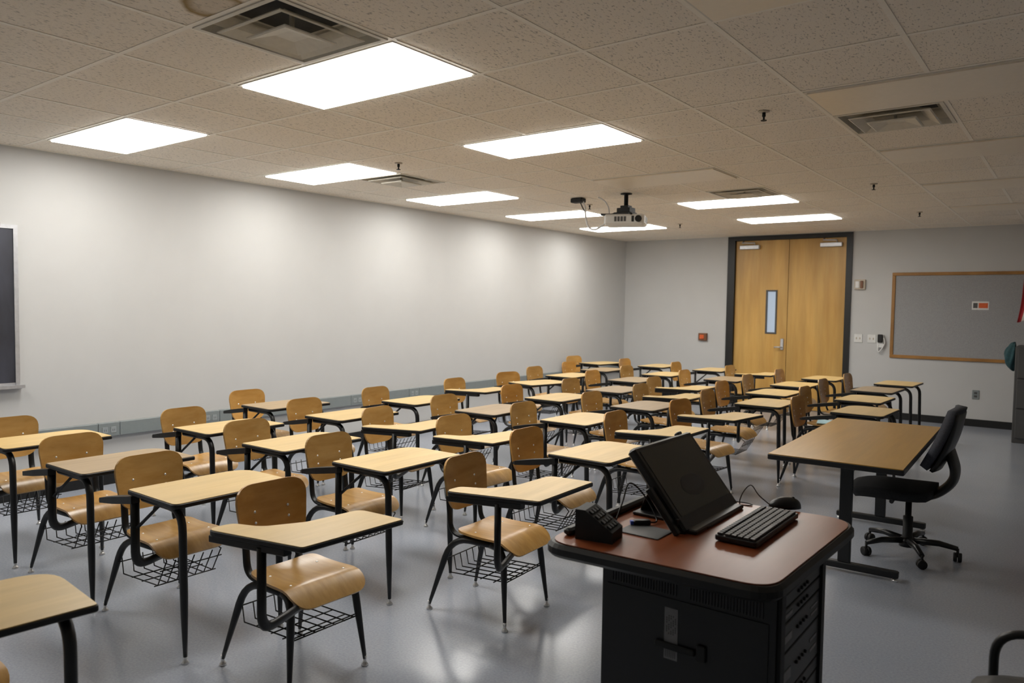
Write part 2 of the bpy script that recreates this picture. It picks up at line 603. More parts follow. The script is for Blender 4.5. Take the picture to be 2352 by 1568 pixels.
# ------------------------------------------------------------------ ceiling lights
LX, LY = 1.16 / 2, 0.546 / 2
fr = MB()
hx, hy = 2 * FT - 0.013, FT - 0.013
fr.box((-hx, -hy, 0.03), (hx, hy, 0.11))
for a, b, c, d in ((-hx, -hy, hx, -LY), (-hx, LY, hx, hy), (-hx, -LY, -LX, LY), (LX, -LY, hx, LY)):
    fr.box((a, b, -0.004), (c, d, 0.03))
fr_me = fr.mesh('light_frame'); fr_me.materials.append(M['fixture'])
def lens_mesh(mat):
    me = MB().box((-LX, -LY, -0.012), (LX, LY, 0.006)).mesh('diffuser')
    me.materials.append(mat); return me
lens_on, lens_off = lens_mesh(M['lamp']), lens_mesh(M['lamp_off'])
rowname = {0: 'fifth', 6: 'fourth', 12: 'third', 18: 'second', 24: 'nearest'}
for gx, gy in LIT + UNLIT:
    on = (gx, gy) in LIT
    linetxt = {-8: 'white wall line', 0: 'middle line', 8: 'all-dark line'}[gx]
    if gy == -6:
        lab = '%s ceiling light panel sixth from the door wall, %s' % ('lit' if on else 'unlit', linetxt)
    elif gy == 24:
        lab = '%s ceiling light panel nearest the door wall, %s' % ('lit' if on else 'unlit', linetxt)
    else:
        lab = '%s ceiling light panel %s from the door wall, %s' % ('lit' if on else 'unlit', rowname[gy], linetxt)
    t = thing('ceiling_light', lab, 'ceiling light', (GX + (gx + 2) * FT, (gy + 1) * FT, CEIL), 0, 'fluorescent ceiling panels')
    put('light_frame', fr_me, t)
    put('diffuser', lens_on if on else lens_off, t)

# ------------------------------------------------------------------ ceiling vents
def sq_ring(mb, prof, mi=0):
    """square frustum rings: prof list of (half, z)"""
    vv = []
    for h, z in prof:
        vv += [(-h, -h, z), (h, -h, z), (h, h, z), (-h, h, z)]
    ff = []
    for i in range(len(prof) - 1):
        for j in range(4):
            q = (j + 1) % 4
            ff.append((i * 4 + j, i * 4 + q, i * 4 + 4 + q, i * 4 + 4 + j))
    mb.add(vv, ff, False, mi)
    return mb
vf = sq_ring(MB(), [(0.292, 0.004), (0.292, -0.006), (0.270, -0.006), (0.262, 0.03), (0.215, 0.07), (0.205, 0.085), (0.20, 0.085), (0.245, 0.06), (0.292, 0.012), (0.292, 0.004)])
vt = MB().box((-0.205, -0.205, 0.085), (0.205, 0.205, 0.19))
v1 = sq_ring(MB(), [(0.222, -0.016), (0.214, -0.020), (0.165, 0.006), (0.140, 0.030), (0.135, 0.030), (0.160, 0.012), (0.219, -0.010), (0.222, -0.016)])
v2 = sq_ring(MB(), [(0.135, -0.034), (0.127, -0.038), (0.05, -0.014), (0.0, -0.012)])
sq_ring(v2, [(0.0, -0.004), (0.05, -0.006), (0.135, -0.028), (0.135, -0.034)])
v2.box((-0.008, -0.008, -0.006), (0.008, 0.008, 0.085))
vparts = [('vent_frame', vf, M['vent']), ('vent_throat', vt, M['vent_dark']), ('outer_cone', v1, M['vent']), ('centre_cone', v2, M['vent'])]
vparts = [(n, b.mesh(n), m) for n, b, m in vparts]
for n, me, m in vparts:
    me.materials.append(m)
vlab = {(2, -2): 'square ceiling air vent next to the water-stained tile', (8, 8): 'square ceiling air vent beside the unlit panels',
        (-6, 8): 'square ceiling air vent in the light line along the white wall', (2, 16): 'square ceiling air vent near the projector, in the middle light line'}
for gx, gy in VENTS:
    t = thing('ceiling_vent', vlab[(gx, gy)], 'air vent', (GX + (gx + 1) * FT, (gy + 1) * FT, CEIL), 0, 'ceiling air vents')
    for n, me, m in vparts:
        put(n, me, t)

# sprinkler heads
sp_pos = [(5.06, 2.12), (5.02, 5.25), (5.02, 7.7), (2.02, 2.09), (2.03, 5.12), (2.05, 7.52)]
splab = ['over the aisle facing the teacher table', 'in the aisle line, middle of the room', 'in the aisle line, close to the door wall',
         'beside the vent in the light line along the white wall', 'just past the ceiling projector', 'close to the door wall, left of the doors']
esc = MB().lathe([(0.034, 0.0), (0.030, -0.006), (0.014, -0.008)], 12).mesh('escutcheon'); esc.materials.append(M['beige'])
hd = MB().lathe([(0.010, -0.006), (0.011, -0.03), (0.006, -0.034), (0.006, -0.05), (0.018, -0.053), (0.018, -0.056)], 10).mesh('sprinkler_head'); hd.materials.append(M['darker'])
for (x, y), l in zip(sp_pos, splab):
    t = thing('sprinkler', 'small dark ceiling sprinkler ' + l, 'sprinkler', (x, y, CEIL), 0, 'ceiling sprinklers')
    put('escutcheon', esc, t); put('sprinkler_head', hd, t)

# ------------------------------------------------------------------ left wall: chalkboard, raceway
t = thing('chalkboard', 'dark slate chalkboard with aluminium frame on the white wall', 'chalkboard', (0, -1.25, 0.9))
MB().box((0.002, -1.19, 0.03), (0.020, 1.19, 1.22)).build('slate', M['slate'], t)
for n, lo, hi in (('frame_rail', (0.0, 1.19, 0.0), (0.028, 1.22, 1.25)), ('frame_rail', (0.0, -1.22, 0.0), (0.028, -1.19, 1.25)), ('frame_rail', (0.0, -1.19, 1.22), (0.028, 1.19, 1.25))):
    MB().box(lo, hi).build(n, M['alum'], t)
MB().prism([(0, -1.19), (0.07, -1.19), (0.07, 1.24), (0, 1.24)], -0.012, 0.0).box((0.064, -1.19, 0.0), (0.07, 1.24, 0.014)).box((0.0, -1.19, 0.0), (0.02, 1.19, 0.03)).build('chalk_tray', M['alum'], t)
MB().box((0.028, 1.02, 1.235), (0.036, 1.10, 1.262)).box((0.036, 1.04, 1.252), (0.05, 1.09, 1.268)).build('map_hook', M['brownbox'], t)

t = thing('wall_raceway', 'long grey power raceway running along the white wall', 'raceway', (0, 0, 0.42))
segs = [FRONT + 0.02, -2.5, -1.3, 0.54, 0.72, 1.48, 1.66, 3.29, 3.47, 4.21, 4.39, 5.9, 6.08, 7.6, 7.78, BACK - 0.02]
for a, b in zip(segs[:-1], segs[1:]):
    MB().bbox((0.0, a + 0.0015, 0.0), (0.048, b - 0.0015, 0.118), 0.004).build('raceway_cover', M['raceway'], t)
    if b - a < 0.2:
        for s in (-1, 1):
            c = (a + b) / 2 + s * 0.035
            o_ = MB().bbox((0.048, c - 0.024, 0.03), (0.0515, c + 0.024, 0.082), 0.003)
            o_.box((0.0515, c - 0.009, 0.045), (0.0522, c - 0.006, 0.062), 1).box((0.0515, c + 0.006, 0.045), (0.0522, c + 0.009, 0.062), 1)
            o_.build('receptacle', [M['raceway_outlet'], M['ink']], t)

# ------------------------------------------------------------------ back wall: doors
D0 = BACK
dfm = MB().box((1.91, D0 - 0.03, 0), (2.03, D0 + 0.15, 2.745)).box((3.745, D0 - 0.03, 0), (3.83, D0 + 0.15, 2.745)).box((2.03, D0 - 0.03, 2.68), (3.745, D0 + 0.15, 2.745))
struct(dfm.build('trim_1', M['base']), 'black steel double door frame')
def leaf(name, x0, x1, win=None):
    y0, y1 = D0 + 0.02, D0 + 0.065
    z0, z1 = 0.008, 2.675
    b = MB()
    if win:
        a, c, d, e = win
        b.box((x0, y0, z0), (a, y1, z1)).box((c, y0, z0), (x1, y1, z1)).box((a, y0, z0), (c, y1, d)).box((a, y0, e), (c, y1, z1))
    else:
        b.box((x0, y0, z0), (x1, y1, z1))
    return struct(b.build(name, M['door']))
d1 = leaf('door_1', 2.034, 2.884, (2.555, 2.715, 1.19, 1.87))
d1['label'] = 'birch door leaf with narrow glass slot and lever handle'
d2 = leaf('door_2', 2.892, 3.741)
d2['label'] = 'plain birch door leaf without window'
wf = MB()
for lo, hi in (((2.545, 1.18), (2.57, 1.88)), ((2.70, 1.18), (2.725, 1.88)), ((2.57, 1.18), (2.70, 1.205)), ((2.57, 1.855), (2.70, 1.88))):
    wf.box((lo[0], D0 + 0.010, lo[1]), (hi[0], D0 + 0.03, hi[1]))
wfo = wf.build('window_frame', M['cabinet'], d1)
MB().box((2.565, D0 + 0.032, 1.20), (2.705, D0 + 0.038, 1.86)).build('pane', M['doorglass'], d1)
h = MB().bbox((2.795, D0 + 0.004, 0.93), (2.845, D0 + 0.02, 1.11), 0.006)
h.build('handle_plate', M['alum'], d1)
MB().tube([(2.82, D0 + 0.01, 0.975), (2.82, D0 - 0.04, 0.975)], 0.011).tube(bez([(2.82, D0 - 0.04, 0.975), (2.77, D0 - 0.045, 0.975), (2.715, D0 - 0.04, 0.97)], 0.02), 0.011).build('lever_handle', M['alum'], d1)
for o, xa in ((d1, 2.11), (d2, 3.365)):
    MB().bbox((xa, D0 - 0.05, 2.535), (xa + 0.32, D0 + 0.02, 2.60), 0.008).build('door_closer', M['alum'], o)
    MB().tube([(xa + 0.24, D0 - 0.02, 2.60), (xa + 0.24, D0 - 0.02, 2.635), (xa + 0.05, D0 - 0.07, 2.64), (xa + 0.06, D0 - 0.02, 2.665)], 0.010).build('closer_arm', M['alum'], o)

# wall plates etc. on the back wall
def plate(name, label, cat, x, z, w_, h_, mat, extra=None, d=0.012):
    t = thing(name, label, cat, (x, BACK, z))
    MB().bbox((-w_ / 2, -d, -h_ / 2), (w_ / 2, 0, h_ / 2), min(0.004, d * 0.3)).build('cover', mat, t)
    if extra:
        extra(t)
    return t
def ex_switch(t):
    for s in (-0.024, 0.024):
        MB().box((s - 0.006, -0.024, -0.014), (s + 0.006, -0.012, 0.014)).build('toggle', M['beige'], t)
plate('light_switch', 'double light switch plate right of the black door frame', 'light switch', 3.95, 1.16, 0.115, 0.125, M['white'], ex_switch)
plate('light_switch', 'double light switch plate next to the wall phone', 'light switch', 4.135, 1.16, 0.115, 0.125, M['white'], ex_switch)
def ex_strobe(t):
    MB().bbox((0.01, -0.06, -0.055), (0.05, -0.04, 0.055), 0.005).build('grille', M['brownbox'], t)
    MB().bbox((-0.06, -0.05, -0.05), (-0.005, -0.04, 0.05), 0.004).build('lens', M['white'], t)
plate('fire_alarm_strobe', 'beige alarm box on wall above the switches', 'alarm', 3.95, 1.96, 0.15, 0.15, M['beige'], ex_strobe, 0.04)
def ex_pull(t):
    MB().bbox((-0.045, -0.06, -0.035), (0.03, -0.04, 0.035), 0.006).build('pull_handle', M['orange'], t)
    MB().bbox((0.03, -0.055, -0.06), (0.075, -0.04, 0.06), 0.004).build('side_cover', M['brownbox'], t)
plate('alarm_pull_station', 'small orange and brown pull station left of the doors', 'alarm', 1.51, 1.09, 0.15, 0.125, M['brownbox'], ex_pull, 0.04)
def ex_phone(t):
    MB().bbox((-0.035, -0.075, -0.02), (0.035, -0.045, 0.10), 0.008).build('handset', M['dark'], t)
    MB().tube(spline([(0.04, -0.03, 0.06), (0.06, -0.05, -0.03), (0.0, -0.05, -0.15), (-0.03, -0.04, -0.13), (-0.02, -0.04, -0.05)]), 0.009, 6).build('cord', M['white'], t)
plate('wall_phone', 'small black wall phone with white cord', 'phone', 4.26, 1.13, 0.085, 0.19, M['white'], ex_phone, 0.045)
def ex_out(t):
    for s in (-0.022, 0.022):
        MB().bbox((-0.018, -0.013, s - 0.014), (0.018, -0.010, s + 0.014), 0.001).build('receptacle', M['cabinet'], t)
plate('wall_outlet', 'grey wall outlet below the bulletin board', 'outlet', 5.48, 0.44, 0.085, 0.125, M['raceway'], ex_out, 0.010)

# bulletin board
t = thing('bulletin_board', 'grey fabric bulletin board with oak frame', 'bulletin board', (4.385, BACK, 0.895))
BW, BH = 2.44, 1.235
MB().box((0.03, -0.012, 0.03), (BW - 0.03, -0.002, BH - 0.03)).build('board_surface', M['boardfab'], t)
for lo, hi in (((0, 0), (BW, 0.045)), ((0, BH - 0.045), (BW, BH)), ((0, 0.045), (0.045, BH - 0.045)), ((BW - 0.045, 0.045), (BW, BH - 0.045))):
    MB().bbox((lo[0], -0.026, lo[1]), (hi[0], 0, hi[1]), 0.004).build('frame_rail', M['oakframe'], t)
t = thing('pinned_card', 'small white card with orange block pinned on the board', 'card', (5.49, BACK - 0.013, 1.665))
MB().box((-0.10, -0.003, -0.058), (0.10, 0, 0.058)).build('card', M['paper'], t)
MB().box((-0.02, -0.004, -0.034), (0.088, -0.003, 0.036)).build('orange_block', M['orange'], t)
MB().box((-0.085, -0.004, -0.034), (-0.032, -0.003, 0.036)).build('grey_block', M['cabinet'], t)

# ------------------------------------------------------------------ student desks
def back_x(y, z):
    return 0.050 + (0.788 - z) * 0.16 + 0.024 * (y / 0.18) ** 2 - 0.006 * math.cos((z - 0.65) * 12)
def backrest_mesh():
    poly = rpoly([(-0.158, 0.515, 0.105), (0.158, 0.515, 0.105), (0.186, 0.788, 0.085), (-0.186, 0.788, 0.085)], 7)
    return MB().shell(poly, lambda y, z: (back_x(y, z), y, z), 0.011, 6)
def seat_z(x, y):
    u = (x - 0.14) / 0.385
    b = y / 0.19
    z = 0.424 + 0.010 * max(0, 1 - u * 3.2) ** 2 + 0.009 * math.exp(-((u - 0.70) / 0.17) ** 2) * (1 - 0.55 * b * b)
    z -= 0.058 * max(0, (u - 0.74) / 0.26) ** 1.7
    return z + 0.010 * b * b * (1 - max(0, min(1, u)))
def seat_mesh():
    poly = rpoly([(0.14, -0.170, 0.06), (0.525, -0.190, 0.075), (0.525, 0.190, 0.075), (0.14, 0.170, 0.06)], 7)
    dense = []
    for i in range(len(poly)):
        p, q = poly[i], poly[(i + 1) % len(poly)]
        k = max(1, int(math.hypot(q[0] - p[0], q[1] - p[1]) / 0.03))
        dense += [(p[0] + (q[0] - p[0]) * t / k, p[1] + (q[1] - p[1]) * t / k) for t in range(k)]
    return MB().shell(dense, lambda x, y: (x, y, seat_z(x, y)), 0.011, 10)
def rivet(x, y, z, r=0.006, axis='z'):
    mb = MB()
    mb.lathe([(r, 0), (r * 0.9, r * 0.35), (r * 0.4, r * 0.6)], 8)
    if axis == 'x':
        mb.v = [(p[2] + x, p[0] + y, p[1] + z) for p in mb.v]
    else:
        mb.v = [(p[0] + x, p[1] + y, p[2] + z) for p in mb.v]
    return mb
def glide(x, y):
    return MB().lathe([(0.016, 0.0), (0.0165, 0.006), (0.010, 0.014), (0.0075, 0.018), (0.0085, 0.034), (0.0085, 0.045)], 10, (x, y, 0))
def leg_tube(pts, r0=0.0165, r1=0.0085, bend=0.06):
    P = bez(pts, bend, 6)
    L = [0]
    for a, b in zip(P[:-1], P[1:]):
        L.append(L[-1] + (b - a).length)
    # thicker in the middle, tapering to the foot (last point)
    rr = []
    for l in L:
        d = L[-1] - l
        rr.append(r1 + (r0 - r1) * min(1, d / 0.24))
    # resample the last straight stretch so the taper shows
    a, b = P[-2], P[-1]
    P2, R2 = P[:-1], rr[:-1]
    for k in range(1, 7):
        q = a + (b - a) * (k / 6)
        P2.append(q); R2.append(r1 + (r0 - r1) * min(1, (b - q).length / 0.24))
    return MB().tube(P2, R2, 10)

def wires(lines, r=0.0032):
    mb = MB()
    for l in lines:
        mb.tube(l, r, 5)
    return mb

def build_desk(kind, top_mat):
    root = put('tablet_arm_desk' if kind == 'A' else 'combo_desk', None)
    def part(name, mb, mat, parent=root):
        return mb.build(name, mat, parent)
    br = part('backrest', backrest_mesh(), M['ply'])
    for y in (-0.085, 0.085):
        for z in (0.617, 0.665):
            part('bolt', rivet(back_x(y, z) - 0.001, y, z, 0.0065, 'x'), M['chrome'], br)
    st = part('seat', seat_mesh(), M['seatply'])
    for x, y in ((0.235, -0.12), (0.235, 0.12), (0.40, -0.135), (0.40, 0.135)):
        part('rivet', rivet(x, y, seat_z(x, y) - 0.001, 0.006), M['chrome'], st)
    for s in (-1, 1):
        part('back_support', MB().tube(bez([(0.045, s * 0.128, 0.715), (0.064, s * 0.130, 0.58), (0.085, s * 0.132, 0.396), (0.22, s * 0.13, 0.396)], 0.09, 7), 0.0135, 8, flat=(0.68, 1.35)), M['black'])
    # rear legs run forward under the seat
    for s in (-1, 1):
        lg = part('leg', leg_tube([(0.44, s * 0.125, 0.386), (0.105, s * 0.15, 0.386), (0.0, s * 0.20, 0.03)], bend=0.11), M['black'])
        part('glide', glide(0.0, s * 0.20), M['chrome'], lg)
    part('cross_bar', MB().tube([(0.22, -0.15, 0.386), (0.22, 0.15, 0.386)], 0.011, 6), M['black'])
    if kind == 'A':
        for s in (-1, 1):
            lg = part('leg', leg_tube([(0.30, s * 0.12, 0.384), (0.438, s * 0.160, 0.384), (0.475, s * 0.195, 0.03)], bend=0.07), M['black'])
            part('glide', glide(0.475, s * 0.195), M['chrome'], lg)
        poly = rpoly([(0.285, -0.445, 0.05), (0.752, -0.335, 0.02), (0.766, 0.15, 0.015), (0.52, 0.13, 0.05), (0.500, -0.13, 0.10), (0.42, -0.285, 0.10), (0.295, -0.335, 0.045)], 6)
        py, px = -0.42, 0.545
        part('arm_support', MB().prism([(0.30, -0.434), (0.66, -0.350), (0.66, -0.315), (0.53, -0.330), (0.31, -0.385)], 0.664, 0.692, 0.003), M['black'])
        part('post', MB().tube(bez([(px, -0.365, 0.680), (px, -0.365, 0.358), (0.475, -0.125, 0.374)], 0.075, 7), 0.0165, 8, flat=(0.8, 1.25)), M['black'])
    else:
        poly = rpoly([(0.44, -0.295, 0.015), (0.860, -0.295, 0.035), (0.860, 0.315, 0.012), (0.45, 0.315, 0.13)], 7)
        for s in (-1, 1):
            lg = part('leg', leg_tube([(0.50, s * 0.245, 0.676), (0.832, s * 0.245, 0.676), (0.848, s * 0.245, 0.03)], 0.0175, 0.009, bend=0.095), M['black'])
            part('glide', glide(0.848, s * 0.245), M['chrome'], lg)
        part('post', MB().tube(bez([(0.485, -0.280, 0.69), (0.485, -0.280, 0.358), (0.44, -0.10, 0.374)], 0.075, 7), 0.0175, 8, flat=(0.8, 1.25)), M['black'])
        part('brace', MB().tube([(0.505, -0.28, 0.545), (0.655, -0.235, 0.684)], 0.008, 6), M['black'])
        q = MB()
        a0, b0 = Vector((0.50, -0.285, 0.676)), Vector((0.195, -0.298, 0.628))
        d = (b0 - a0)
        pts = []
        for t_, hz, hy in ((0, 0.017, 0.02), (0.55, 0.017, 0.022), (0.93, 0.012, 0.02), (1.0, 0.006, 0.012)):
            c = a0 + d * t_
            pts += [c + Vector((0, -hy, -hz)), c + Vector((0, hy, -hz)), c + Vector((0, hy, hz)), c + Vector((0, -hy, hz))]
        ff = [(0, 1, 2, 3), (15, 14, 13, 12)]
        for i in range(3):
            for j in range(4):
                k = (j + 1) % 4
                ff.append((i * 4 + j, i * 4 + 4 + j, i * 4 + 4 + k, i * 4 + k))
        q.add(pts, ff)
        part('arm', q, M['black'])
    tp = part('top', MB().prism(poly, 0.692, 0.712, 0.003), M['edge'])
    cx = sum(p[0] for p in poly) / len(poly); cy = sum(p[1] for p in poly) / len(poly)
    part('laminate', MB().prism([(cx + (p[0] - cx) * 0.985, cy + (p[1] - cy) * 0.985) for p in poly], 0.7105, 0.7150, 0.0), top_mat, tp)
    # wire book basket
    L = []
    ys_ = [-0.15 + 0.05 * k for k in range(7)]
    if kind == 'A':
        for y in ys_:
            L.append([(0.455, y, 0.225), (0.10, y * 1.05, 0.205), (0.085, y * 1.05, 0.275)])
        L.append([(0.452, -0.178, 0.225), (0.452, 0.178, 0.225)])
        L.append([(0.440, -0.17, 0.228), (0.440, 0.17, 0.228)])
        for x in (0.19, 0.30, 0.38):
            L.append([(x, -0.16, 0.213), (x, 0.16, 0.213)])
        L.append([(0.058, -0.178, 0.262), (0.085, -0.165, 0.275), (0.085, 0.165, 0.275), (0.058, 0.178, 0.262)])
    else:
        for y in ys_:
            L.append([(0.50, y * 0.95, 0.345), (0.42, y * 0.95, 0.215), (0.11, y * 1.05, 0.205), (0.095, y * 1.05, 0.285)])
        for x, z in ((0.475, 0.30), (0.42, 0.215), (0.30, 0.212), (0.20, 0.208)):
            L.append([(x, -0.16, z), (x, 0.16, z)])
        L.append([(0.062, -0.178, 0.255), (0.095, -0.165, 0.265), (0.095, 0.165, 0.265), (0.062, 0.178, 0.255)])
        L.append([(0.50, -0.14, 0.345), (0.44, -0.12, 0.378)])
        L.append([(0.50, 0.14, 0.345), (0.44, 0.12, 0.378)])
    part('book_basket', wires(L), M['black'])
    return root

PROTO = {}
# (line counted from the doors, x, y, kind, heading deg, top)
DESKS = [
    (1, [(0.10, 7.78, 'B', -10, 0), (0.97, 7.85, 'B', 0, 0), (1.84, 7.80, 'B', 1, 0), (2.66, 7.78, 'A', 0, 0), (3.385, 7.64, 'B', -1, 0), (4.235, 7.62, 'B', -2, 0)]),
    (2, [(0.72, 6.66, 'B', 0, 1), (1.65, 6.66, 'B', 0, 0), (2.51, 6.61, 'B', 1, 1), (3.35, 6.56, 'B', -1, 0), (4.195, 6.66, 'B', -2, 1)]),
    (3, [(0.86, 5.62, 'B', 0, 0), (1.71, 5.67, 'B', 1, 1), (2.66, 5.45, 'A', 0, 0), (3.43, 5.55, 'B', -1, 0), (4.285, 5.64, 'B', -2, 0)]),
    (4, [(1.10, 4.76, 'B', -14, 0), (2.07, 4.61, 'B', 0, 1), (2.91, 4.64, 'A', 2, 0), (3.65, 4.62, 'B', 1, 0), (4.49, 4.69, 'B', -2, 0)]),
    (5, [(1.15, 3.72, 'A', 2, 0), (2.00, 3.63, 'B', 0, 0), (2.91, 3.67, 'B', -1, 1), (3.78, 3.72, 'A', -6, 0)]),
    (6, [(1.19, 2.54, 'B', 2, 0), (2.075, 2.54, 'B', 1, 1), (2.895, 2.61, 'B', 0, 0), (3.73, 2.66, 'A', 1, 0)]),
    (7, [(0.55, 1.58, 'B', -1, 1), (1.41, 1.55, 'B', 1, 0), (2.235, 1.60, 'A', 6, 0), (2.95, 1.69, 'A', -3, 0), (3.685, 1.57, 'B', 0, 0)]),
    (8, [(1.22, 0.60, 'B', 1, 0), (2.07, 0.575, 'B', 1, 0), (2.905, 0.59, 'B', 1, 0), (3.95, 0.65, 'A', 3, 0)]),
    (9, [(0.82, -0.41, 'B', 0, 0), (1.81, -0.425, 'B', 1, 1), (2.695, -0.41, 'B', 0, 0), (3.685, -0.36, 'A', -1, 0)]),
    (10, [(3.51, -1.625, 'B', -5, 0)]),
]
for line, lst in DESKS:
    for k, (x, y, kind, hd_, grey) in enumerate(lst):
        key = (kind, grey)
        if key not in PROTO:
            PROTO[key] = o = build_desk(kind, M['top_grey'] if grey else M['top'])
        else:
            o = copy_tree(PROTO[key])
        o.location = (x, y, 0)
        o.rotation_euler = (0, 0, R(hd_))
        what = 'desk with wooden arm' if kind == 'A' else ('desk with dull brown top' if grey else 'desk with pale top')
        if line == 10:
            lab = 'student desk with pale top, alone in the tenth line from the double doors'
        else:
            nth = 'nearest' if k == 0 else ORD[k + 1] + ' from'
            ln = 'in line beside doors' if line == 1 else 'in %s line from doors' % ORD[line]
            lab = '%s, %s the white wall %s' % (what, nth, ln)
        tag(o, lab, 'desk', 'student desks in the classroom grid')
# pale blue sheet left on a seat
tag(MB().box((-0.11, -0.14, 0), (0.11, 0.14, 0.003)).build('paper_sheet', M['paper_blue'], None, (4.60, 5.64, 0.4405), 0.2), 'pale blue paper sheet left on a desk seat', 'paper')

# ------------------------------------------------------------------ teacher table
t = thing('teacher_table', 'long oak laminate table with two black T legs', 'table', (5.50, 2.95, 0), R(2.0))
tb = MB().prism(rpoly([(-0.36, -0.915, 0.015), (0.36, -0.915, 0.015), (0.36, 0.915, 0.015), (-0.36, 0.915, 0.015)], 3), 0.708, 0.738, 0.003).build('table_top', M['edge'], t)
MB().box((-0.354, -0.909, 0.7375), (0.354, 0.909, 0.742)).build('laminate', M['table'], tb)
for y in (-0.50, 0.74):
    lg = MB().bbox((-0.035, y - 0.02, 0.06), (0.035, y + 0.02, 0.69), 0.004).build('leg', M['black'], t)
    MB().bbox((-0.30, y - 0.025, 0.02), (0.30, y + 0.025, 0.06), 0.006).build('foot_bar', M['black'], lg)
    MB().bbox((-0.28, y - 0.03, 0.685), (0.28, y + 0.03, 0.708), 0.004).build('top_bracket', M['black'], lg)
    for x in (-0.28, 0.28):
        MB().lathe([(0.018, 0), (0.018, 0.012), (0.008, 0.014), (0.008, 0.025)], 10, (x, y, 0)).build('glide', M['chrome'], lg)
MB().box((-0.02, -0.48, 0.60), (0.02, 0.72, 0.68)).build('stretcher', M['black'], t)

# ------------------------------------------------------------------ office chair (faces -x)
t = thing('office_chair', 'dark grey swivel chair on five casters behind the table', 'office chair', (5.80, 3.06, 0), 0)
def oseat(u, v):
    a = 2 * u - 1; b = 2 * v - 1
    return (-0.13 + b * 0.245 * (1 - 0.12 * abs(a) ** 4), -a * 0.24 * (1 - 0.12 * abs(b) ** 4), 0.475 - 0.035 * max(0, -b) ** 3 - 0.02 * abs(a) ** 3 - 0.01 * (1 - b * b))
MB().sheet(oseat, 10, 10, 0.055).build('seat', M['fabric_dark'], t)
def oback(u, v):
    a = 2 * u - 1
    z = 0.645 + 0.355 * v
    wv = 0.215 * (1 - 0.25 * max(0, abs(2 * v - 1) - 0.4) ** 2 * 2)
    return (0.075 + 0.14 * v - 0.035 * a * a + 0.012 * math.sin(v * math.pi), -a * wv, z - 0.02 * a * a)
MB().sheet(oback, 10, 10, 0.05).build('backrest', M['fabric'], t)
def oshell(u, v):
    a = 2 * u - 1
    z = 0.60 + 0.36 * v
    return (0.125 + 0.115 * v - 0.03 * a * a + 0.02 * math.sin(v * math.pi), -a * 0.19, z)
MB().sheet(oshell, 8, 8, 0.02).build('back_shell', M['dark'], t)
MB().tube(bez([(-0.08, 0, 0.41), (0.10, 0, 0.40), (0.235, 0, 0.54), (0.17, 0, 0.74)], 0.12, 8), 0.036, 10, flat=(0.8, 3.2)).build('back_bar', M['dark'], t)
MB().bbox((-0.20, -0.11, 0.375), (0.06, 0.11, 0.42), 0.012).build('seat_mechanism', M['darker'], t)
MB().tube([(-0.10, -0.10, 0.39), (-0.10, -0.24, 0.385)], [0.008, 0.014], 8).build('height_lever', M['dark'], t)
MB().lathe([(0.036, 0.06), (0.036, 0.11), (0.030, 0.12), (0.030, 0.25), (0.019, 0.255), (0.019, 0.38)], 14, (-0.04, 0, 0)).build('gas_column', M['darker'], t)
angs = [R(a) for a in (8, 80, 152, 224, 296)]
bs = MB().lathe([(0.05, 0.055), (0.05, 0.10), (0.035, 0.115)], 14, (-0.04, 0, 0)).build('star_base', M['dark'], t)
for a in angs:
    dx, dy = math.cos(a), math.sin(a)
    MB().tube([(-0.04 + dx * 0.04, dy * 0.04, 0.095), (-0.04 + dx * 0.18, dy * 0.18, 0.10), (-0.04 + dx * 0.285, dy * 0.285, 0.082)], [0.022, 0.020, 0.015], 8).build('base_arm', M['dark'], bs)
    w_ = MB()
    cx, cy = -0.04 + dx * 0.285, dy * 0.285
    for s in (-1, 1):
        ring = MB().lathe([(0.006, -0.011), (0.026, -0.011), (0.029, -0.006), (0.029, 0.006), (0.026, 0.011), (0.006, 0.011)], 14)
        w_.add([(p[0] * -dy * 1.0 + dx * (p[2] + s * 0.013) + cx, p[0] * dx + dy * (p[2] + s * 0.013) + cy, p[1] + 0.029) for p in ring.v], ring.f, True)
    w_.tube([(cx, cy, 0.03), (cx, cy, 0.085)], 0.008, 8)
    w_.build('caster', M['darker'], bs)

# ------------------------------------------------------------------ guest arm chair at the frame's corner (faces -x)
t = thing('arm_chair', 'grey upholstered arm chair with black tube frame beside the lectern', 'arm chair', (6.655, 0.045, 0), 0)
def aseat(u, v):
    a = 2 * u - 1; b = 2 * v - 1
    return (b * 0.26 * (1 - 0.10 * abs(a) ** 4), -a * 0.265 * (1 - 0.10 * abs(b) ** 4), 0.528 - 0.02 * abs(b) ** 3 - 0.02 * abs(a) ** 4)
MB().sheet(aseat, 10, 10, 0.07).build('seat', M['cabinet'], t)
def aback(u, v):
    a = 2 * u - 1
    return (0.26 + 0.08 * v - 0.03 * a * a, -a * 0.24, 0.52 + 0.34 * v - 0.03 * a * a)
MB().sheet(aback, 8, 8, 0.05).build('backrest', M['cabinet'], t)
for s in (-1, 1):
    y = s * 0.285
    MB().tube(bez([(0.30, y, 0.018), (-0.215, y, 0.018), (-0.215, y, 0.620), (0.28, y, 0.650), (0.34, y * 0.85, 0.84)], 0.09, 8), 0.0135, 10).build('side_frame', M['black'], t)
    MB().tube(bez([(-0.13, y, 0.640), (0.0, y, 0.650), (0.22, y, 0.660)], 0.1, 4), 0.016, 8, flat=(0.8, 1.3)).build('armrest', M['dark'], t)
for x in (-0.16, 0.20):
    MB().tube([(x, -0.285, 0.40 if x < 0 else 0.40), (x, 0.285, 0.40)], 0.011, 8).build('seat_rail', M['black'], t)
for x in (-0.215,):
    MB().tube([(x, -0.285, 0.40), (x, 0.285, 0.40)], 0.011, 8).build('seat_rail', M['black'], t)

